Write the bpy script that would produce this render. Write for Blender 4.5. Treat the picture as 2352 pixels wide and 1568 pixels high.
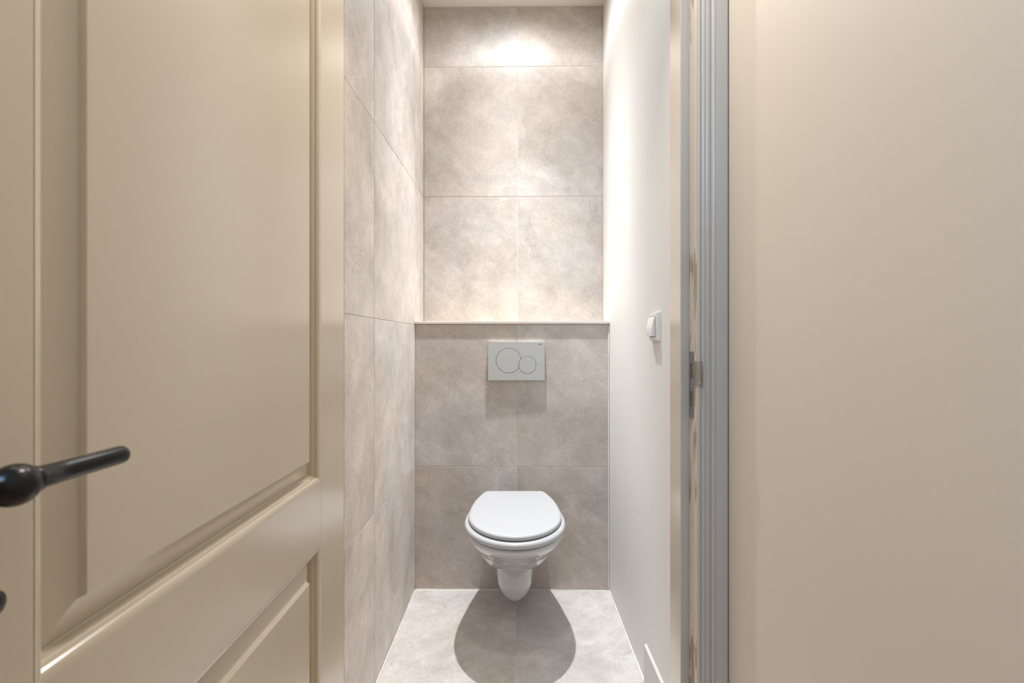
import bpy, bmesh, math, random
from mathutils import Vector, Matrix
random.seed(4)
S = bpy.context.scene
COL = S.collection
for o in list(bpy.data.objects): bpy.data.objects.remove(o)

# ------------------------------------------------------------------ camera, world, lights, exposure
FL = 1145.0; CZ = 1.052
cam = bpy.data.cameras.new('camera'); co = bpy.data.objects.new('camera', cam); COL.objects.link(co)
cam.sensor_width = 36; cam.lens = 36*FL/2352; cam.clip_start = 0.02
co.location = (0, 0, CZ); co.rotation_euler = (math.pi/2, 0, 0)
cam.dof.use_dof = True; cam.dof.focus_distance = 1.9; cam.dof.aperture_fstop = 7.5
S.camera = co
W = bpy.data.worlds.new('world'); S.world = W; W.use_nodes = True
W.node_tree.nodes['Background'].inputs[0].default_value = (0.8, 0.85, 1, 1)
W.node_tree.nodes['Background'].inputs[1].default_value = 0.3
S.view_settings.view_transform = 'Standard'; S.view_settings.look = 'None'
S.view_settings.gamma = 1; S.view_settings.use_curve_mapping = False
S.view_settings.exposure = 0.14
def light(name, kind, loc, rot, energy, color, **k):
    d = bpy.data.lights.new(name, kind); d.energy = energy; d.color = color
    for a, b in k.items(): setattr(d, a, b)
    o = bpy.data.objects.new(name, d); COL.objects.link(o); o.location = loc; o.rotation_euler = rot
    return o
R = math.radians
# recessed LED spot in the toilet ceiling: one lamp with a reflector's photometric curve (angle from the axis -> intensity)
dl = light('toilet_downlight', 'SPOT', (0.012, 1.93, 2.585), (0, 0, 0), 250, (0.93, 0.965, 1.0),
           spot_size=R(176), spot_blend=0.05, shadow_soft_size=0.018)
CURVE = [(0, 17), (8, 17.5), (13, 18.5), (17, 15), (21, 9.5), (26, 5.2), (35, 2.1), (45, 1.0), (52, 0.85), (58, 1.1), (63, 1.0), (68, 0.66), (73, 0.38), (78, 0.18), (83, 0.05), (90, 0)]
dl.data.use_nodes = True; nt = dl.data.node_tree; em = nt.nodes['Emission']
tc = nt.nodes.new('ShaderNodeTexCoord'); sx = nt.nodes.new('ShaderNodeSeparateXYZ'); nt.links.new(tc.outputs['Normal'], sx.inputs[0])
def lmath(op, a, b=None):
    m = nt.nodes.new('ShaderNodeMath'); m.operation = op
    nt.links.new(a, m.inputs[0])
    if b is not None: m.inputs[1].default_value = b
    return m.outputs[0]
ang = lmath('MULTIPLY', lmath('ARCCOSINE', lmath('ABSOLUTE', sx.outputs['Z'])), 2/math.pi)
fc = nt.nodes.new('ShaderNodeFloatCurve'); cv = fc.mapping.curves[0]
cv.points[0].location = (0, CURVE[0][1]/25); cv.points[1].location = (1, 0)
for t, i in CURVE[1:-1]: cv.points.new(t/90, i/25)
fc.mapping.update(); nt.links.new(ang, fc.inputs['Value'])
nt.links.new(lmath('MULTIPLY', fc.outputs[0], 25/20), em.inputs['Strength'])
light('hall_ceiling_lamp', 'AREA', (0.03, 1.0, 2.5), (0, 0, 0), 9, (1.0, 0.945, 0.87), shape='DISK', size=0.26)
light('hall_rear_fill', 'AREA', (-0.2, -1.3, 2.6), (0, 0, 0), 4, (1.0, 0.88, 0.74), shape='DISK', size=0.12)  # added fill to lift the lower hall walls and casing, no actual fitting
light('hall_window_daylight', 'AREA', (-0.75, -0.9, 2.4), (R(66), 0, R(-22)), 19, (0.34, 0.64, 1.0),
      shape='RECTANGLE', size=0.6, size_y=0.6)

# ------------------------------------------------------------------ materials
def new_mat(name):
    m = bpy.data.materials.new(name); m.use_nodes = True
    nt = m.node_tree; return m, nt, nt.nodes['Principled BSDF']
def plain(name, c, rough=0.5, metal=0, bump=0.0, bscale=60, spec=0.5, coat=0, crough=0.05, var=0.03, vscale=3):
    m, nt, p = new_mat(name); N = nt.nodes; L = nt.links
    p.inputs['Roughness'].default_value = rough; p.inputs['Metallic'].default_value = metal
    p.inputs['Specular IOR Level'].default_value = spec; p.inputs['Coat Weight'].default_value = coat
    p.inputs['Coat Roughness'].default_value = crough
    g = N.new('ShaderNodeNewGeometry')
    n = N.new('ShaderNodeTexNoise'); n.inputs['Scale'].default_value = vscale; n.inputs['Detail'].default_value = 4
    L.new(g.outputs['Position'], n.inputs['Vector'])
    r = N.new('ShaderNodeValToRGB')
    r.color_ramp.elements[0].position = 0.3; r.color_ramp.elements[1].position = 0.7
    r.color_ramp.elements[0].color = tuple(x*(1-var) for x in c)+(1,)
    r.color_ramp.elements[1].color = tuple(min(1, x*(1+var)) for x in c)+(1,)
    L.new(n.outputs['Fac'], r.inputs[0]); L.new(r.outputs[0], p.inputs['Base Color'])
    if bump:
        b = N.new('ShaderNodeTexNoise'); b.inputs['Scale'].default_value = bscale; b.inputs['Detail'].default_value = 3
        L.new(g.outputs['Position'], b.inputs['Vector'])
        bp = N.new('ShaderNodeBump'); bp.inputs['Strength'].default_value = bump; bp.inputs['Distance'].default_value = 0.002
        L.new(b.outputs['Fac'], bp.inputs['Height']); L.new(bp.outputs[0], p.inputs['Normal'])
    return m

def stone(name, base, streak_rot):
    m, nt, p = new_mat(name); N = nt.nodes; L = nt.links
    g = N.new('ShaderNodeNewGeometry'); oi = N.new('ShaderNodeObjectInfo')
    sc = N.new('ShaderNodeVectorMath'); sc.operation = 'SCALE'; sc.inputs[0].default_value = (7.3, 3.1, 11.7)
    L.new(oi.outputs['Random'], sc.inputs['Scale'])
    ad = N.new('ShaderNodeVectorMath'); ad.operation = 'ADD'
    L.new(g.outputs['Position'], ad.inputs[0]); L.new(sc.outputs[0], ad.inputs[1])
    def noise(scale, detail=4, rough=0.5, dist=0, vec=None):
        n = N.new('ShaderNodeTexNoise'); n.inputs['Scale'].default_value = scale
        n.inputs['Detail'].default_value = detail; n.inputs['Roughness'].default_value = rough
        n.inputs['Distortion'].default_value = dist
        L.new(vec or ad.outputs[0], n.inputs['Vector']); return n
    def ramp(src, a, ca, b, cb):
        r = N.new('ShaderNodeValToRGB'); e = r.color_ramp.elements
        e[0].position = a; e[1].position = b; e[0].color = ca; e[1].color = cb
        L.new(src, r.inputs[0]); return r
    def mix(mode, fac, a, b):
        x = N.new('ShaderNodeMix'); x.data_type = 'RGBA'; x.blend_type = mode
        if isinstance(fac, float): x.inputs[0].default_value = fac
        else: L.new(fac, x.inputs[0])
        L.new(a, x.inputs[6]); 
        if isinstance(b, tuple): x.inputs[7].default_value = b
        else: L.new(b, x.inputs[7])
        return x.outputs[2]
    c0 = tuple(v*0.83 for v in base); c1 = tuple(min(1, v*1.14) for v in base)
    cloud = noise(3.2, 8, 0.62, 0.8)
    col = ramp(cloud.outputs['Fac'], 0.32, (c0[0], c0[1]*0.985, c0[2]*0.96, 1), 0.68, (c1[0], c1[1], c1[2]*1.0, 1)).outputs[0]
    # hue drift pinkish / greyish
    hue = noise(1.7, 3, 0.5)
    col = mix('MULTIPLY', 1.0, col, ramp(hue.outputs['Fac'], 0.38, (1.0, 0.955, 0.915, 1), 0.62, (0.98, 0.975, 0.985, 1)).outputs[0])
    # diagonal streaks
    mp = N.new('ShaderNodeMapping'); mp.inputs['Rotation'].default_value = streak_rot; mp.vector_type = 'TEXTURE'; mp.inputs['Scale'].default_value = (0.8, 0.8, 0.14) if name[-4:] != 'loor' else (0.8, 0.14, 0.8)
    L.new(ad.outputs[0], mp.inputs[0])
    st = noise(2.0, 6, 0.6, 0.4, mp.outputs[0])
    col = mix('MULTIPLY', 1.0, col, ramp(st.outputs['Fac'], 0.38, (0.95, 0.945, 0.94, 1), 0.68, (1.035, 1.035, 1.035, 1)).outputs[0])
    mot = noise(17, 6, 0.65, 0.6)
    col = mix('MULTIPLY', 1.0, col, ramp(mot.outputs['Fac'], 0.34, (0.91, 0.90, 0.89, 1), 0.66, (1.06, 1.06, 1.065, 1)).outputs[0])
    # fine grain
    gr = noise(95, 4, 0.7)
    col = mix('MULTIPLY', 1.0, col, ramp(gr.outputs['Fac'], 0.33, (0.92, 0.92, 0.92, 1), 0.67, (1.07, 1.07, 1.07, 1)).outputs[0])
    # thin short cracks: narrow band of a distorted noise, masked
    cr = noise(4.5, 5, 0.7, 1.6)
    band = ramp(cr.outputs['Fac'], 0.0, (0, 0, 0, 1), 1, (0, 0, 0, 1)); cb = band.color_ramp
    cb.elements.new(0.488).color = (0, 0, 0, 1); cb.elements.new(0.5).color = (1, 1, 1, 1); cb.elements.new(0.512).color = (0, 0, 0, 1)
    mk = ramp(noise(5.2, 3).outputs['Fac'], 0.56, (0, 0, 0, 1), 0.60, (1, 1, 1, 1))
    mm = N.new('ShaderNodeMath'); mm.operation = 'MULTIPLY'
    L.new(band.outputs[0], mm.inputs[0]); L.new(mk.outputs[0], mm.inputs[1])
    ms = N.new('ShaderNodeMath'); ms.operation = 'MULTIPLY'; ms.inputs[1].default_value = 0.5; L.new(mm.outputs[0], ms.inputs[0])
    col = mix('MIX', ms.outputs[0], col, (base[0]*0.55, base[1]*0.5, base[2]*0.46, 1))
    # pale flecks
    fk = ramp(noise(38, 5, 0.75, 1.0).outputs['Fac'], 0.66, (0, 0, 0, 1), 0.74, (0.45, 0.45, 0.45, 1))
    col = mix('MIX', fk.outputs[0], col, (min(1, base[0]*1.3), min(1, base[1]*1.3), min(1, base[2]*1.3), 1))
    L.new(col, p.inputs['Base Color']); p.inputs['Roughness'].default_value = 0.48
    p.inputs['Specular IOR Level'].default_value = 0.4
    bp = N.new('ShaderNodeBump'); bp.inputs['Strength'].default_value = 0.12; bp.inputs['Distance'].default_value = 0.001
    L.new(gr.outputs['Fac'], bp.inputs['Height']); L.new(bp.outputs[0], p.inputs['Normal'])
    return m

TB = (0.585, 0.543, 0.508)
M = dict(
    stone_back=stone('beige_stone_tile_back', TB, (0, R(40), 0)),
    stone_side=stone('beige_stone_tile_side', (0.68, 0.635, 0.60), (R(40), 0, 0)),
    stone_floor=stone('beige_stone_tile_floor', (0.62, 0.59, 0.565), (0, 0, R(35))),
    grout=plain('pale_grout', (0.74, 0.68, 0.62), 0.9, bump=0.3, bscale=400),
    plaster=plain('off_white_plaster', (0.76, 0.735, 0.695), 0.6, bump=0.25, bscale=220, var=0.012),
    ceiling=plain('warm_white_ceiling_paint', (0.82, 0.78, 0.70), 0.7, bump=0.2, bscale=150, var=0.01),
    hall_wall=plain('beige_hall_wall_paint', (0.76, 0.655, 0.535), 0.5, bump=0.06, bscale=420, var=0.01),
    door=plain('cream_satin_door_paint', (0.65, 0.555, 0.43), 0.24, bump=0.05, bscale=120, var=0.012, spec=0.5, coat=0.85, crough=0.17),
    frame=plain('frame_paint_daylight_tint', (0.57, 0.54, 0.505), 0.24, bump=0.12, bscale=160, var=0.02),  # same cream frame, greyed in the colour for cool daylight on hall-facing sides
    shelf=plain('cream_ledge_board', (0.74, 0.68, 0.60), 0.35, var=0.02),
    ceramic=plain('white_glazed_ceramic', (0.60, 0.60, 0.605), 0.06, spec=0.6, coat=0.5, var=0.003),
    seat=plain('white_toilet_seat_plastic', (0.52, 0.525, 0.54), 0.22, spec=0.5, var=0.003),
    plate=plain('white_glossy_flush_plastic', (0.56, 0.575, 0.565), 0.08, spec=0.5, var=0.003),
    seam_shade=plain('painted_seam_shade', (0.10, 0.10, 0.10), 0.6),  # shade in the gaps around the flush buttons, put in as dark colour
    print=plain('grey_print', (0.12, 0.12, 0.12), 0.6),
    switch=plain('cream_white_switch_plastic', (0.84, 0.80, 0.76), 0.28, var=0.003),
    black=plain('black_satin_metal', (0.004, 0.004, 0.005), 0.24, metal=0.0, spec=0.4, var=0.1),
    steel=plain('worn_grey_steel', (0.36, 0.34, 0.32), 0.38, metal=0.85, bump=0.3, bscale=300, var=0.2, vscale=80),
    slot=plain('bare_brown_wood_in_slot', (0.20, 0.09, 0.035), 0.8, var=0.2, vscale=60),
    sealant=plain('white_sealant', (0.82, 0.81, 0.78), 0.35, bump=0.4, bscale=90),
    skirting=plain('off_white_skirting_paint', (0.62, 0.58, 0.55), 0.5, var=0.01),
    gap_shade=plain('painted_gap_shade', (0.03, 0.028, 0.025), 0.9),
)
# worn cream jamb paint
def worn():
    m, nt, p = new_mat('worn_cream_jamb_paint'); N = nt.nodes; L = nt.links
    g = N.new('ShaderNodeNewGeometry')
    mp = N.new('ShaderNodeMapping'); mp.inputs['Scale'].default_value = (60, 60, 14); L.new(g.outputs['Position'], mp.inputs[0])
    n = N.new('ShaderNodeTexNoise'); n.inputs['Scale'].default_value = 1; n.inputs['Detail'].default_value = 6; L.new(mp.outputs[0], n.inputs['Vector'])
    n2 = N.new('ShaderNodeTexNoise'); n2.inputs['Scale'].default_value = 3.5; L.new(g.outputs['Position'], n2.inputs['Vector'])
    a = N.new('ShaderNodeMath'); a.operation = 'MULTIPLY'; L.new(n.outputs['Fac'], a.inputs[0]); L.new(n2.outputs['Fac'], a.inputs[1])
    r = N.new('ShaderNodeValToRGB'); e = r.color_ramp.elements
    e[0].position = 0.27; e[0].color = (0.66, 0.56, 0.45, 1); e[1].position = 0.34; e[1].color = (0.36, 0.27, 0.18, 1)
    L.new(a.outputs[0], r.inputs[0]); L.new(r.outputs[0], p.inputs['Base Color']); p.inputs['Roughness'].default_value = 0.4
    return m
M['worn'] = worn()
def wood():
    m, nt, p = new_mat('oak_floor'); N = nt.nodes; L = nt.links
    g = N.new('ShaderNodeNewGeometry'); mp = N.new('ShaderNodeMapping'); mp.inputs['Scale'].default_value = (14, 1.2, 1)
    L.new(g.outputs['Position'], mp.inputs[0])
    n = N.new('ShaderNodeTexNoise'); n.inputs['Scale'].default_value = 3; n.inputs['Detail'].default_value = 6; L.new(mp.outputs[0], n.inputs['Vector'])
    r = N.new('ShaderNodeValToRGB'); r.color_ramp.elements[0].color = (0.46, 0.31, 0.20, 1); r.color_ramp.elements[1].color = (0.64, 0.47, 0.33, 1)
    L.new(n.outputs['Fac'], r.inputs[0]); L.new(r.outputs[0], p.inputs['Base Color']); p.inputs['Roughness'].default_value = 0.35
    return m
M['oak'] = wood()

# ------------------------------------------------------------------ helpers
def tag(o, label=None, cat=None, kind=None, group=None):
    if label: o['label'] = label
    if cat: o['category'] = cat
    if kind: o['kind'] = kind
    if group: o['group'] = group
    return o
def empty(name, loc):
    o = bpy.data.objects.new(name, None); COL.objects.link(o); o.location = loc; o.empty_display_size = 0.05
    return o
def wloc(o):
    v = Vector((0, 0, 0))
    while o: v += o.location; o = o.parent
    return v
def obj(name, bm, mat, parent=None, smooth=False, origin=None):
    """bm is in world coordinates; the object's origin goes to the middle of its box"""
    me = bpy.data.meshes.new(name); bmesh.ops.recalc_face_normals(bm, faces=bm.faces); bm.to_mesh(me); bm.free()
    lo = Vector([min(v.co[i] for v in me.vertices) for i in range(3)]); hi = Vector([max(v.co[i] for v in me.vertices) for i in range(3)])
    c = origin or (lo+hi)/2; c = Vector(c)
    me.transform(Matrix.Translation(-c))
    me.materials.append(mat)
    if smooth:
        for p in me.polygons: p.use_smooth = True
    o = bpy.data.objects.new(name, me); COL.objects.link(o); o.parent = parent
    o.location = c - (wloc(parent) if parent else Vector((0, 0, 0)))
    return o
def wn(o, width=0.001, seg=2):
    b = o.modifiers.new('bevel', 'BEVEL'); b.width = width; b.segments = seg; b.limit_method = 'ANGLE'; b.angle_limit = R(40)
    for p in o.data.polygons: p.use_smooth = True
    o.modifiers.new('wn', 'WEIGHTED_NORMAL')
    return o
def box(bm, a, b):
    x0, y0, z0 = a; x1, y1, z1 = b
    v = [bm.verts.new(p) for p in ((x0,y0,z0),(x1,y0,z0),(x1,y1,z0),(x0,y1,z0),(x0,y0,z1),(x1,y0,z1),(x1,y1,z1),(x0,y1,z1))]
    for f in ((0,3,2,1),(4,5,6,7),(0,1,5,4),(1,2,6,5),(2,3,7,6),(3,0,4,7)): bm.faces.new([v[i] for i in f])
    return bm
def B(a, b): return box(bmesh.new(), a, b)
def prism(pts, z0, z1):
    """vertical prism over a 2D polygon"""
    bm = bmesh.new(); lo = [bm.verts.new((x, y, z0)) for x, y in pts]; hi = [bm.verts.new((x, y, z1)) for x, y in pts]
    n = len(pts); bm.faces.new(lo[::-1]); bm.faces.new(hi)
    for i in range(n): bm.faces.new((lo[i], lo[(i+1) % n], hi[(i+1) % n], hi[i]))
    return bm
def loft(rings, cap=True, closed=True):
    bm = bmesh.new(); vr = [[bm.verts.new(p) for p in r] for r in rings]; n = len(rings[0])
    for a, b in zip(vr, vr[1:]):
        for i in range(n if closed else n-1): bm.faces.new((a[i], a[(i+1) % n], b[(i+1) % n], b[i]))
    if cap: bm.faces.new(vr[0][::-1]); bm.faces.new(vr[-1])
    return bm
def tube(pts, rads, seg=20):
    rings = []
    for i, p in enumerate(pts):
        p = Vector(p); a = Vector(pts[max(i-1, 0)]); b = Vector(pts[min(i+1, len(pts)-1)]); d = (b-a).normalized()
        up = Vector((0, 0, 1)) if abs(d.z) < 0.95 else Vector((1, 0, 0)); s = d.cross(up).normalized(); u = s.cross(d).normalized()
        rings.append([p + (s*math.cos(t)+u*math.sin(t))*rads[i] for t in [2*math.pi*k/seg for k in range(seg)]])
    return loft(rings)
def tile(q0, q1, z0, z1, nrm, t=0.009, j=0.001, ch=0.0008, proud=0.0):
    """tile on a vertical wall between plan points q0,q1; nrm = outward plan normal; joint half width j"""
    q0 = Vector(q0); q1 = Vector(q1); n = Vector(nrm); d = (q1-q0).normalized()
    def P(s, z, o, e): # e inset
        base = (q0 + d*(j+e)) if s == 0 else (q1 - d*(j+e))
        zz = z0+j+e if z == 0 else z1-j-e
        b = base + n*o; return (b.x, b.y, zz)
    rings = []
    for o, e in ((-t, 0), (proud-ch, 0), (proud, ch)):
        rings.append([P(0,0,o,e), P(1,0,o,e), P(1,1,o,e), P(0,1,o,e)])
    return loft(rings)

# ------------------------------------------------------------------ setting: toilet room
def LX(y): return -0.4425 + 0.01397*y            # left wall line
def lowY(x): return 2.120 - 0.01397*(x+0.413)    # boxed-in lower wall face
def upY(x): return 2.313 - 0.01397*(x+0.41)      # upper back wall face
CEIL = 2.603
nl = Vector((1, -0.01397)).normalized(); nb = Vector((-0.01397, -1)).normalized()
wl = obj('wall_left', prism([(LX(1.262)-0.0015, 1.262), (LX(2.36)-0.0015, 2.36), (LX(2.36)-0.10, 2.36), (LX(1.262)-0.10, 1.262)], 0, CEIL), M['grout'])
tag(wl, 'toilet wall covered in large pale stone tiles, beside the open door', kind='structure')
rows = [0.004, 0.5227, 1.1227, 1.7227, 2.3227, CEIL-0.002]
for a, b in ((1.262, 1.526), (1.526, 2.126), (2.126, 2.312)):
    for z0, z1 in zip(rows, rows[1:]):
        obj('tile', tile((LX(a), a), (LX(b), b), z0, z1, nl, t=0.007, proud=random.uniform(0, 0.0004)), M['stone_side'], wl)
xu0, xu1 = LX(2.313), 0.4215
wb = obj('wall_back', prism([(xu0, upY(xu0)+0.0015), (xu1, upY(xu1)+0.0015), (xu1, 2.42), (xu0, 2.42)], 0, CEIL), M['grout'])
tag(wb, 'rear toilet wall of stone tiles lit by the ceiling spot, above the ledge', kind='structure')
for a, b in ((xu0+0.001, 0.0263), (0.0263, xu1-0.001)):
    for z0, z1 in zip([1.139, 1.7227, 2.3227], [1.7227, 2.3227, CEIL-0.002]):
        obj('tile', tile((a, upY(a)), (b, upY(b)), z0, z1, nb, t=0.007, j=0.0013, proud=random.uniform(0, 0.0004)), M['stone_back'], wb)
xl0, xl1 = LX(2.12), 0.4115
wc = obj('wall_lower_back', prism([(xl0, lowY(xl0)+0.0015), (xl1, lowY(xl1)+0.0015), (xl1, 2.29), (xl0+0.003, 2.29)], 0, 1.126), M['grout'])
tag(wc, 'boxed-in lower wall of stone tiles behind the toilet, below the ledge', kind='structure')
for a, b in ((xl0+0.001, 0.0204), (0.0204, xl1-0.0055)):
    for z0, z1 in ((0.004, 0.5227), (0.5227, 1.126)):
        obj('tile', tile((a, lowY(a)), (b, lowY(b)), z0, z1, nb, t=0.007, j=0.0013, proud=random.uniform(0, 0.0005)), M['stone_back'], wc)
# sealant strip between lower wall and plastered wall
def bead(name, pts, r, parent, wob=0.25):
    P = []; Rr = []
    for (a, b) in zip(pts, pts[1:]):
        a = Vector(a); b = Vector(b); n = max(2, int((b-a).length/0.02))
        for k in range(n): P.append(a.lerp(b, k/n)); Rr.append(r*(1+random.uniform(-wob, wob)))
    P.append(Vector(pts[-1])); Rr.append(r)
    return obj(name, tube(P, Rr, 8), M['sealant'], parent, smooth=True)
bead('sealant_bead', [(xl1-0.003, lowY(xl1)-0.0006, 0.0), (xl1-0.003, lowY(xl1)-0.0006, 1.12)], 0.0028, wc, 0.18)
# plastered right wall (slightly out of true)
wr = obj('wall_right', prism([(0.411, 1.262), (0.4112, 1.6), (0.4118, 2.105), (0.4215, 2.32), (0.4215, 2.42), (0.52, 2.42), (0.52, 1.262)], 0, CEIL), M['plaster'])
tag(wr, 'smooth off-white plastered toilet wall carrying the light switch', kind='structure')
# floor of the toilet room
fl = obj('floor', B((-0.56, 1.10, -0.06), (0.55, 2.42, -0.0015)), M['grout'])
tag(fl, 'toilet floor of pale stone tiles', kind='structure')
def FJ(y): return 0.008 + 0.025*(y-1.536)
def ftile(x0, x1, y0, y1):
    j = 0.001; ch = 0.0008; rings = []
    for o, e in ((-0.01, 0), (-ch, 0), (0, ch)):
        rings.append([(x0(y0)+j+e, y0+j+e, o), (x1(y0)-j-e, y0+j+e, o), (x1(y1)-j-e, y1-j-e, o), (x0(y1)+j+e, y1-j-e, o)])
    return loft(rings)
for y0, y1 in ((1.262, 1.51), (1.51, 2.108)):
    obj('tile', ftile(lambda y: LX(y)+0.001, FJ, y0, y1), M['stone_floor'], fl)
    obj('tile', ftile(FJ, lambda y: 0.4095, y0, y1), M['stone_floor'], fl)
bead('sealant_bead', [(0.4095, 1.53, 0.001), (0.4105, 2.105, 0.001)], 0.0030, fl, 0.3)
bead('sealant_bead', [(LX(1.5)+0.001, 1.5, 0.0), (LX(2.11)+0.001, 2.11, 0.0)], 0.0018, fl, 0.2)
bead('sealant_bead', [(xl0, lowY(xl0)-0.001, 0.0), (xl1, lowY(xl1)-0.001, 0.0)], 0.0018, fl, 0.2)
ce = obj('ceiling', B((-0.56, 1.22, CEIL), (0.55, 2.42, CEIL+0.08)), M['ceiling'])
tag(ce, 'warm white ceiling over the toilet', kind='structure')
# ledge board on the boxed-in wall
sh = obj('trim_1', prism([(xl0+0.001, lowY(xl0)-0.0085), (0.4125, lowY(0.41)-0.0085), (0.4205, upY(0.42)-0.001), (LX(2.31)+0.001, upY(-0.41)-0.001)], 1.1265, 1.1375), M['shelf'])
tag(sh, 'thin cream ledge board running across on top of the lower tiled wall', kind='structure'); wn(sh, 0.0012, 3)
# skirting in the right near corner
bb = obj('baseboard_right', loft([[(x, y, z) for x, z in ((0.4112, 0), (0.4025, 0), (0.4025, 0.124), (0.4040, 0.127), (0.4112, 0.130))] for y in (1.262, 1.523)]), M['skirting'])
tag(bb, 'short off-white skirting piece at the foot of the plastered wall', kind='structure'); wn(bb, 0.001, 2)

# ------------------------------------------------------------------ setting: hall side
DY = 1.134   # hall face of the door frame lining
hw = obj('wall_front', prism([(-0.50, DY+0.006), (-0.50, 1.262), (-1.3, 1.262), (-1.3, DY+0.006)], 0, 2.7), M['hall_wall'])
tag(hw, 'hall wall to the hinge side of the toilet doorway', kind='structure')
obj('lintel', B((-0.50, DY+0.006, 2.14), (0.4885, 1.262, 2.7)), M['hall_wall'], hw)
wh = obj('wall_hall_right', prism([(0.4877, 1.262), (0.4877, -0.2), (0.4877, -2.4), (0.70, -2.4), (0.70, 1.262)], 0, 2.7), M['hall_wall'])
tag(wh, 'large plain beige hall wall right of the door frame', kind='structure')
tag(obj('wall_hall_left', B((-1.42, -2.4, 0), (-1.3, 1.262, 2.7)), M['hall_wall']), 'beige hall wall behind the open door', kind='structure')
tag(obj('wall_hall_rear', B((-1.42, -2.52, 0), (0.70, -2.4, 2.7)), M['hall_wall']), 'beige hall wall at the end of the hall', kind='structure')
tag(obj('floor_hall', B((-1.42, -2.52, -0.06), (0.70, 1.10, -0.002)), M['oak']), 'brown oak hall floor', kind='structure')
tag(obj('ceiling_hall', B((-1.42, -2.52, 2.7), (0.70, 1.262, 2.78)), M['ceiling']), 'warm white hall ceiling', kind='structure')

tag(wn(obj('trim_3', B((-0.4270, 1.100, -0.05), (0.4190, 1.2615, 0.004)), M['plaster']), 0.003, 3), 'low pale threshold between hall and toilet floors', kind='structure')
# door frame (trim_2): lining with rebate, stop, moulded architrave
fr = empty('trim_2', (0.42, 1.18, 0)); tag(fr, 'painted wooden door frame with moulded architrave on the latch side', kind='structure')
FT = 2.13
o = obj('rebate_jamb', B((0.420, DY-0.001, 0), (0.4884, 1.186, FT)), M['worn'], fr); wn(o, 0.0015, 2)
o = obj('stop_lining', B((0.400, 1.1845, 0), (0.4200, 1.2625, FT)), M['door'], fr); wn(o, 0.002, 3)
o = obj('stop_face', B((0.4004, 1.182, 0), (0.4182, 1.1850, FT)), M['frame'], fr); wn(o, 0.0008, 2)  # thin facing that carries the daylight-greyed colour
o = obj('sealing_strip', B((0.4183, 1.1805, 0.02), (0.4196, 1.1845, FT)), M['skirting'], fr)
# architrave profile (x, y): y smaller = more proud towards the hall
AY = 1.125
prof = [(0.4202, DY+0.004), (0.4202, AY+0.002), (0.4212, AY+0.0005), (0.4255, AY), (0.4262, AY+0.0022), (0.4275, AY+0.0022), (0.4285, AY-0.0005),
        (0.4310, AY-0.0022), (0.4345, AY-0.0026), (0.4352, AY-0.0012), (0.4368, AY-0.0012), (0.4378, AY-0.0030), (0.4415, AY-0.0040), (0.4455, AY-0.0032),
        (0.4478, AY-0.0010), (0.4486, AY-0.0010), (0.4495, AY-0.0035), (0.4530, AY-0.0062), (0.4556, AY-0.0066), (0.4562, AY-0.0054), (0.4572, AY-0.0054), (0.4580, AY-0.0068),
        (0.4810, AY-0.0068), (0.4838, AY-0.0062), (0.4858, AY-0.0044), (0.4868, AY-0.0015), (0.4872, DY+0.004)]
o = obj('architrave', loft([[(x, y, z) for x, y in prof] for z in (0, FT)]), M['frame'], fr)
for p in o.data.polygons: p.use_smooth = False
o.modifiers.new('wn', 'WEIGHTED_NORMAL')
o = obj('head_lining', B((-0.43, DY, FT), (0.4884, 1.262, FT+0.03)), M['frame'], fr)
o = obj('hinge_jamb', B((-0.50, DY, 0), (-0.4275, 1.2615, FT)), M['frame'], fr)
# strike plate of the lock
sp = obj('strike_plate', B((0.4188, 1.1500, 0.8745), (0.4202, 1.1815, 1.0285)), M['steel'], fr)
# cut the two keeper slots
def boolean(o, cutters, op='DIFFERENCE'):
    for c in cutters:
        me = bpy.data.meshes.new('c'); bmesh.ops.recalc_face_normals(c, faces=c.faces); c.to_mesh(me); c.free()
        cobj = bpy.data.objects.new('c', me); COL.objects.link(cobj)
        cobj.location = -(wloc(o)) + wloc(o)  # world coordinates
        m = o.modifiers.new('b', 'BOOLEAN'); m.operation = op; m.object = cobj; m.solver = 'EXACT'
        bpy.context.view_layer.update()
        dg = bpy.context.evaluated_depsgraph_get(); dg.update()
        nm = bpy.data.meshes.new_from_object(o.evaluated_get(dg)); mats = list(o.data.materials)
        o.modifiers.clear(); o.data = nm
        if not nm.materials and mats: nm.materials.append(mats[0])
        bpy.data.objects.remove(cobj)
    return o
boolean(sp, [B((0.410, 1.1555, 0.966), (0.43, 1.1690, 1.0005)), B((0.410, 1.1580, 0.8990), (0.43, 1.1690, 0.9360))])
obj('slot_recess', B((0.4199, 1.1555, 0.966), (0.42045, 1.1690, 1.0005)), M['slot'], sp)
obj('slot_recess', B((0.4199, 1.1580, 0.8990), (0.42045, 1.1690, 0.9360)), M['slot'], sp)
lip = [(0.4188, 1.1500), (0.4180, 1.140), (0.4180, 1.128), (0.4190, 1.118), (0.4212, 1.1135), (0.4245, 1.1125)]
lip2 = [(x+0.0014, y+0.0004) for x, y in lip[::-1]]; lip2[0] = (0.4245, 1.1140)
o = obj('latch_lip', prism(lip+lip2, 0.9545, 1.0075), M['steel'], sp); wn(o, 0.0004, 2)
for zz in (1.0175, 0.9475, 0.884):
    s = obj('screw_head', tube([(0.4189, 1.163, zz), (0.4182, 1.163, zz), (0.4180, 1.163, zz)], [0.0032, 0.003, 0.0018], 14), M['steel'], sp, smooth=True)

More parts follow.
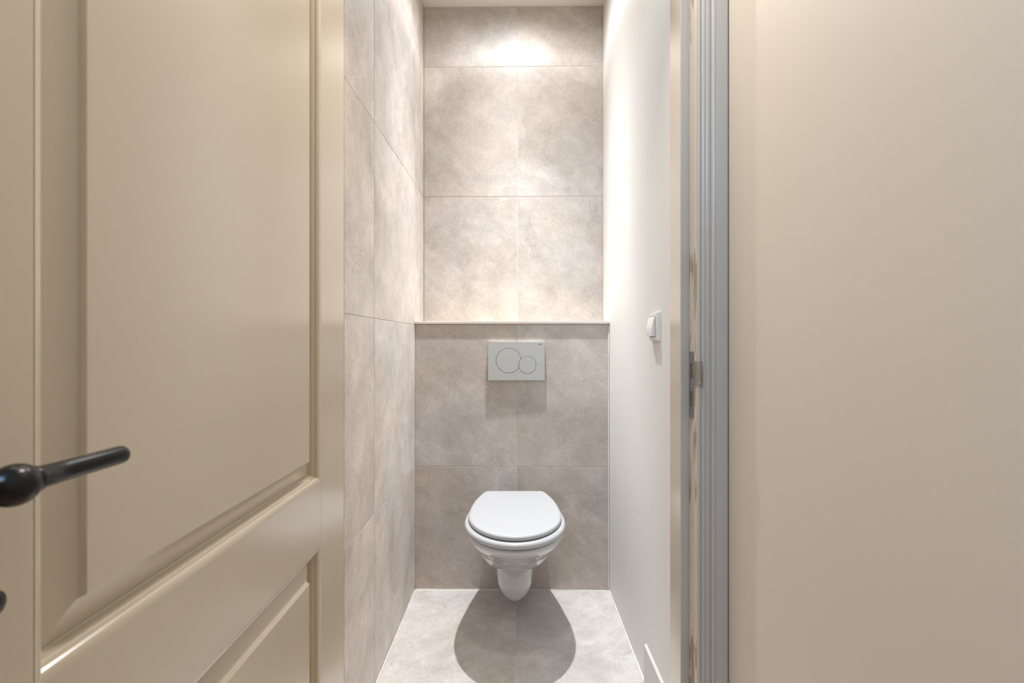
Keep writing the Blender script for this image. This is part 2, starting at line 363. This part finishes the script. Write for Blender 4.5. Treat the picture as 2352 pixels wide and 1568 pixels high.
# ------------------------------------------------------------------ open panelled door
FX = -0.370; BX = -0.414; Y0 = 0.265; Y1 = 1.098; DT = 2.09
SN = 0.3865; SF = 0.965
dr = empty('door_1', (-0.39, Y1, 0.008)); tag(dr, 'open cream panelled door with black lever handle', kind='structure')
for a, b in ((Y0, SN), (SF, Y1)): wn(obj('stile', B((BX, a, 0.008), (FX, b, DT)), M['door'], dr), 0.0015, 3)
for a, b in ((0.008, 0.20), (0.657, 0.7815), (1.98, DT)): obj('rail', B((BX, SN, a), (FX, SF, b)), M['door'], dr)
PM = [(0.0, -0.0015), (0.0, 0.0), (0.0028, -0.0004), (0.0055, -0.0012), (0.0080, -0.0026), (0.0096, -0.0050), (0.0102, -0.0088), (0.0108, -0.0090),
      (0.0118, -0.0100), (0.0133, -0.0125), (0.0142, -0.0160), (0.0146, -0.0188), (0.0160, -0.0195)]
PF = [(0.0158, -0.0202), (0.0165, -0.0196), (0.0465, -0.0085), (0.0475, -0.0075), (0.0495, -0.0022), (0.0505, -0.0018)]
def sweep(profile, s0, s1, z0, z1, face, sgn, fill):
    rings = []
    for i, x in profile:
        X = face + sgn*x
        rings.append([(X, s0+i, z0+i), (X, s1-i, z0+i), (X, s1-i, z1-i), (X, s0+i, z1-i)])
    bm = loft(rings, cap=False)
    if fill:
        bm.verts.ensure_lookup_table(); bm.faces.new(bm.verts[-4:])
    return bm
for z0, z1 in ((0.20, 0.657), (0.7815, 1.98)):
    core = obj('panel', B((BX+0.0200, SN, z0), (FX-0.0200, SF, z1)), M['door'], dr)
    for face, sgn in ((FX, 1), (BX, -1)):
        mo = obj('panel_moulding', sweep(PM, SN, SF, z0, z1, face, sgn, False), M['door'], core)
        fi = obj('panel_field', sweep(PF, SN, SF, z0, z1, face, sgn, True), M['door'], core)
# lever handle and lock rosette (black)
HY, HZ = 0.3235, 0.9600
hd = obj('door_handle', tube([(FX, HY, HZ), (FX+0.006, HY, HZ), (FX+0.0085, HY, HZ), (FX+0.009, HY, HZ)], [0.026, 0.026, 0.0235, 0.018], 40), M['black'], dr, smooth=True)
wn(hd, 0.0006, 2); tag(hd, 'black lever handle')
obj('neck', tube([(FX+0.008, HY, HZ), (FX+0.030, HY, HZ), (FX+0.040, HY, HZ)], [0.009, 0.008, 0.010], 24), M['black'], hd, smooth=True)
bm = bmesh.new(); bmesh.ops.create_uvsphere(bm, u_segments=32, v_segments=20, radius=1)
bmesh.ops.transform(bm, matrix=Matrix.Translation((FX+0.051, HY-0.004, HZ)) @ Matrix.Diagonal((0.0135, 0.0150, 0.0136, 1)), verts=bm.verts)
obj('knuckle', bm, M['black'], hd, smooth=True)
LXh = FX+0.0525
obj('lever', tube([(LXh, HY+0.004, HZ+0.0005), (LXh, HY+0.009, HZ+0.0005), (LXh+0.0003, HY+0.0105, HZ+0.0008), (LXh+0.002, HY+0.030, HZ+0.001), (LXh+0.006, HY+0.071, HZ+0.0020),
                   (LXh+0.0062, HY+0.0745, HZ+0.0021), (LXh+0.0063, HY+0.0765, HZ+0.0022), (LXh+0.0064, HY+0.0772, HZ+0.0022)],
                  [0.0088, 0.0088, 0.0076, 0.0072, 0.0072, 0.0068, 0.0055, 0.003], 32), M['black'], hd, smooth=True)
KZ = 0.8785
rs = obj('lock_rosette', tube([(FX, HY, KZ), (FX+0.006, HY, KZ), (FX+0.0085, HY, KZ), (FX+0.009, HY, KZ)], [0.026, 0.026, 0.0235, 0.018], 40), M['black'], dr, smooth=True)
tag(rs, 'black lock rosette with turn knob')
obj('turn_knob', tube([(FX+0.008, HY, KZ), (FX+0.016, HY, KZ), (FX+0.018, HY+0.002, KZ), (FX+0.024, HY+0.004, KZ), (FX+0.029, HY+0.004, KZ), (FX+0.031, HY+0.004, KZ)],
                      [0.007, 0.007, 0.008, 0.0105, 0.009, 0.004], 24), M['black'], rs, smooth=True)

# ------------------------------------------------------------------ toilet
TX = 0.0105; TW = lowY(TX) - 0.0006
tl = empty('toilet', (TX, TW, 0.055)); tag(tl, 'white wall-hung toilet with closed lid, fixed to the lower tiled wall', 'toilet')
def smoothstep_table(T, z):
    # catmull interpolation between rows
    for i in range(len(T)-1):
        if T[i][0] >= z >= T[i+1][0]: break
    a = T[max(i-1, 0)]; b = T[i]; c = T[i+1]; d = T[min(i+2, len(T)-1)]
    t = (b[0]-z)/(b[0]-c[0]); out = []
    for k in range(1, len(b)):
        mb = (c[k]-a[k])/(a[0]-c[0]) if a[0] != c[0] else 0; mc = (d[k]-b[k])/(b[0]-d[0]) if b[0] != d[0] else 0
        h = b[0]-c[0]
        out.append((2*t**3-3*t*t+1)*b[k]+(t**3-2*t*t+t)*h*mb+(-2*t**3+3*t*t)*c[k]+(t**3-t*t)*h*mc)
    return out
def outline(F, Wd, uw, wb, n=28, pw=2.0, u0=0.0):
    """half outline from the wall to the front tip, mirrored; returns (x,u) list"""
    pts = []
    for k in range(n):
        t = k/(n-1)
        if t < 0.4:
            s = t/0.4; u = u0+(uw-u0)*s; w = wb+(Wd-wb)*math.sin(math.pi/2*s)
        else:
            s = (t-0.4)/0.6*math.pi/2; c = math.cos(s); d = math.sin(s)
            u = uw+(F-uw)*abs(d)**(2/pw); w = Wd*abs(c)**(2/pw)
        pts.append((w, u))
    return [(x, u) for x, u in pts] + [(-x, u) for x, u in pts[-2::-1]]
def upper_rows(T, zs):
    return [[(TX+x, TW-u, z) for x, u in outline(*smoothstep_table(T, z))] for z in zs]
# z, front, halfwidth, widest, half width at wall
TA = [(0.396, 0.535, 0.170, 0.31, 0.120), (0.390, 0.541, 0.1745, 0.31, 0.121), (0.378, 0.540, 0.1755, 0.31, 0.122), (0.354, 0.517, 0.172, 0.29, 0.122), (0.325, 0.463, 0.162, 0.26, 0.120),
      (0.300, 0.414, 0.150, 0.235, 0.118), (0.275, 0.368, 0.139, 0.205, 0.114), (0.258, 0.342, 0.137, 0.19, 0.114)]
TBt = [(0.256, 0.338, 0.1345, 0.185, 0.114), (0.235, 0.314, 0.131, 0.178, 0.110), (0.212, 0.285, 0.119, 0.168, 0.102), (0.192, 0.252, 0.098, 0.15, 0.086), (0.181, 0.235, 0.083, 0.14, 0.074)]
TCt = [(0.178, 0.231, 0.0755, 0.14, 0.070), (0.165, 0.228, 0.0725, 0.145, 0.066), (0.13, 0.230, 0.0690, 0.15, 0.062), (0.10, 0.232, 0.0640, 0.15, 0.057), (0.08, 0.229, 0.0550, 0.15, 0.049), (0.066, 0.220, 0.041, 0.15, 0.036), (0.0575, 0.207, 0.021, 0.15, 0.018)]
def zs(T, n): return [T[0][0]+(T[-1][0]-T[0][0])*k/n for k in range(n+1)]
rings = upper_rows(TA, zs(TA, 18)) + upper_rows(TBt, zs(TBt, 10)) + upper_rows(TCt, zs(TCt, 14))
bowl = obj('bowl', loft(rings), M['ceramic'], tl, smooth=True)
ss = bowl.modifiers.new('s', 'SUBSURF'); ss.levels = 1; ss.render_levels = 1
def slab(F, Wd, uw, u0, w0, zsec, c=None, n=40):
    """seat-like slab: outline scaled by insets; zsec = [(z, inset)]"""
    rings = []
    for z, e in zsec:
        P = []
        # back straight edge with rounded corner, sides elliptical
        N2 = n
        for k in range(N2+1):
            u = u0+e + (uw-u0-e)*k/N2
            w = (Wd-e)*math.sqrt(max(0, 1-((uw-u)/c)**2))
            if k == 0: P.append((w*0.0, u)); P.append((w*0.5, u)); P.append((w-0.012, u)); P.append((w-0.003, u+0.0015)); 
            else: P.append((w, u))
        for k in range(1, N2+1):
            s = k/N2*math.pi/2
            P.append(((Wd-e)*math.cos(s), uw+(F-uw-e)*math.sin(s)))
        full = P + [(-x, u) for x, u in P[-2:0:-1]]
        rings.append([(TX+x, TW-u, z) for x, u in full])
    return loft(rings)
seat = obj('seat', slab(0.553, 0.1795, 0.325, 0.075, 0, [(0.3975, 0.010), (0.3985, 0.003), (0.402, 0.0005), (0.407, 0.0), (0.412, 0.0015), (0.4155, 0.005), (0.417, 0.010), (0.4172, 0.018)], c=0.330), M['seat'], tl, smooth=True)
lid = obj('lid', slab(0.538, 0.1665, 0.315, 0.050, 0, [(0.4200, 0.006), (0.4208, 0.0015), (0.424, 0.0), (0.4285, 0.0), (0.4320, 0.0012), (0.4345, 0.0038), (0.4358, 0.008), (0.4364, 0.016), (0.4366, 0.030)], c=0.372), M['seat'], tl, smooth=True)
for sx in (-0.075, 0.075):
    obj('hinge', tube([(TX+sx-0.016, TW-0.062, 0.412), (TX+sx+0.016, TW-0.062, 0.412)], [0.0085, 0.0085], 16), M['seat'], tl, smooth=True)
    obj('buffer', B((TX+sx-0.006, TW-0.46, 0.4168), (TX+sx+0.006, TW-0.45, 0.4204)), M['seat'], seat)
    obj('seat_buffer', B((TX+sx-0.006, TW-0.47, 0.3945), (TX+sx+0.006, TW-0.46, 0.3980)), M['seat'], seat)

# ------------------------------------------------------------------ flush plate
def px(x, y, Y): return ((x-1176)/FL*Y, CZ-(y-784)/FL*Y)
PY = lowY(0.02)-0.0155
x0, z1 = px(1121, 785, PY); x1, z0 = px(1251, 873, PY)
fp = obj('flush_plate', B((x0, PY, z0), (x1, lowY(0.02)+0.0002, z1)), M['plate'])
tag(fp, 'white rectangular dual flush plate with two round buttons, on the tiled wall above the toilet', 'flush plate')
bx, bz = px(1168, 828, PY); br = 28.6/FL*PY; cx, cz = px(1211.3, 837.8, PY); cr = 20.0/FL*PY
def cyl(x, z, r, ya, yb, n=72):
    return loft([[(x+r*math.cos(2*math.pi*k/n), y, z+r*math.sin(2*math.pi*k/n)) for k in range(n)] for y in (ya, yb)])
g = 0.0016
boolean(fp, [cyl(bx, bz, br+g*0.4, PY-0.002, PY+0.0025), cyl(cx, cz, cr+g*0.4, PY-0.002, PY+0.0025)])
wn(fp, 0.0007, 2)
b1 = obj('large_button', cyl(bx, bz, br-g*0.6, PY-0.0002, PY+0.0024), M['plate'], fp)
boolean(b1, [cyl(cx, cz, cr+g*0.6, PY-0.003, PY+0.005)])
wn(b1, 0.0005, 2)
b2 = obj('small_button', cyl(cx, cz, cr-g*0.5, PY-0.0002, PY+0.0024), M['plate'], fp); wn(b2, 0.0005, 2)
b3 = obj('seam_shade', cyl(bx, bz, br+g*0.3, PY+0.0024, PY+0.0026), M['seam_shade'], fp); b4 = obj('seam_shade', cyl(cx, cz, cr+g*0.3, PY+0.00235, PY+0.0026), M['seam_shade'], fp)
cu = bpy.data.curves.new('t', 'FONT'); cu.body = 'GEBERIT'; cu.size = 0.0042; cu.align_x = 'CENTER'; cu.align_y = 'CENTER'; cu.extrude = 0.00008; cu.offset = 0.00012; cu.space_character = 1.1
to = bpy.data.objects.new('t', cu); COL.objects.link(to); bpy.context.view_layer.update()
tm = bpy.data.meshes.new_from_object(to.evaluated_get(bpy.context.evaluated_depsgraph_get())); bpy.data.objects.remove(to)
tm.transform(Matrix.Rotation(math.pi/2, 4, 'X')); tx, tz = px(1241.5, 790.3, PY); tm.transform(Matrix.Translation((tx, PY-0.00015, tz)))
bmt = bmesh.new(); bmt.from_mesh(tm); obj('lettering', bmt, M['print'], fp)

# ------------------------------------------------------------------ light switch on the right wall (faces -X)
WX = 0.4112; sy, sz = 1.420, 1.094
def ramp_box(name, y0, y1, z0, z1, secs, mat, parent=None):
    return obj(name, loft([[(WX-d, y0+e, z0+f), (WX-d, y1-e, z0+f), (WX-d, y1-e, z1-f), (WX-d, y0+e, z1-f)] for d, e, f in secs]), mat, parent)
sw = ramp_box('light_switch', sy-0.0400, sy+0.0400, sz-0.0400, sz+0.0400, ((-0.0006, 0, 0), (0.0030, 0, 0), (0.0100, 0.0040, 0.0015), (0.0108, 0.0060, 0.0030)), M['switch'])
tag(sw, 'square cream-white light switch with one rocker on the plastered wall', 'light switch'); wn(sw, 0.0008, 2)
# rocker: wedge, lower part standing further out
rk = [(0.0095, -0.0275), (0.0205, -0.0275), (0.0215, -0.012), (0.0195, 0.006), (0.0150, 0.0215), (0.0125, 0.0275), (0.0095, 0.0275)]
o = obj('rocker', loft([[(WX-d, y, sz+z) for d, z in rk] for y in (sy-0.0265, sy+0.0290)]), M['switch'], sw); wn(o, 0.0006, 2)
obj('rocker_gap_shade', B((WX-0.0112, sy-0.0275, sz-0.0288), (WX-0.0100, sy+0.0300, sz+0.0285)), M['gap_shade'], sw)  # dark slab painted in for the shade between rocker and plate
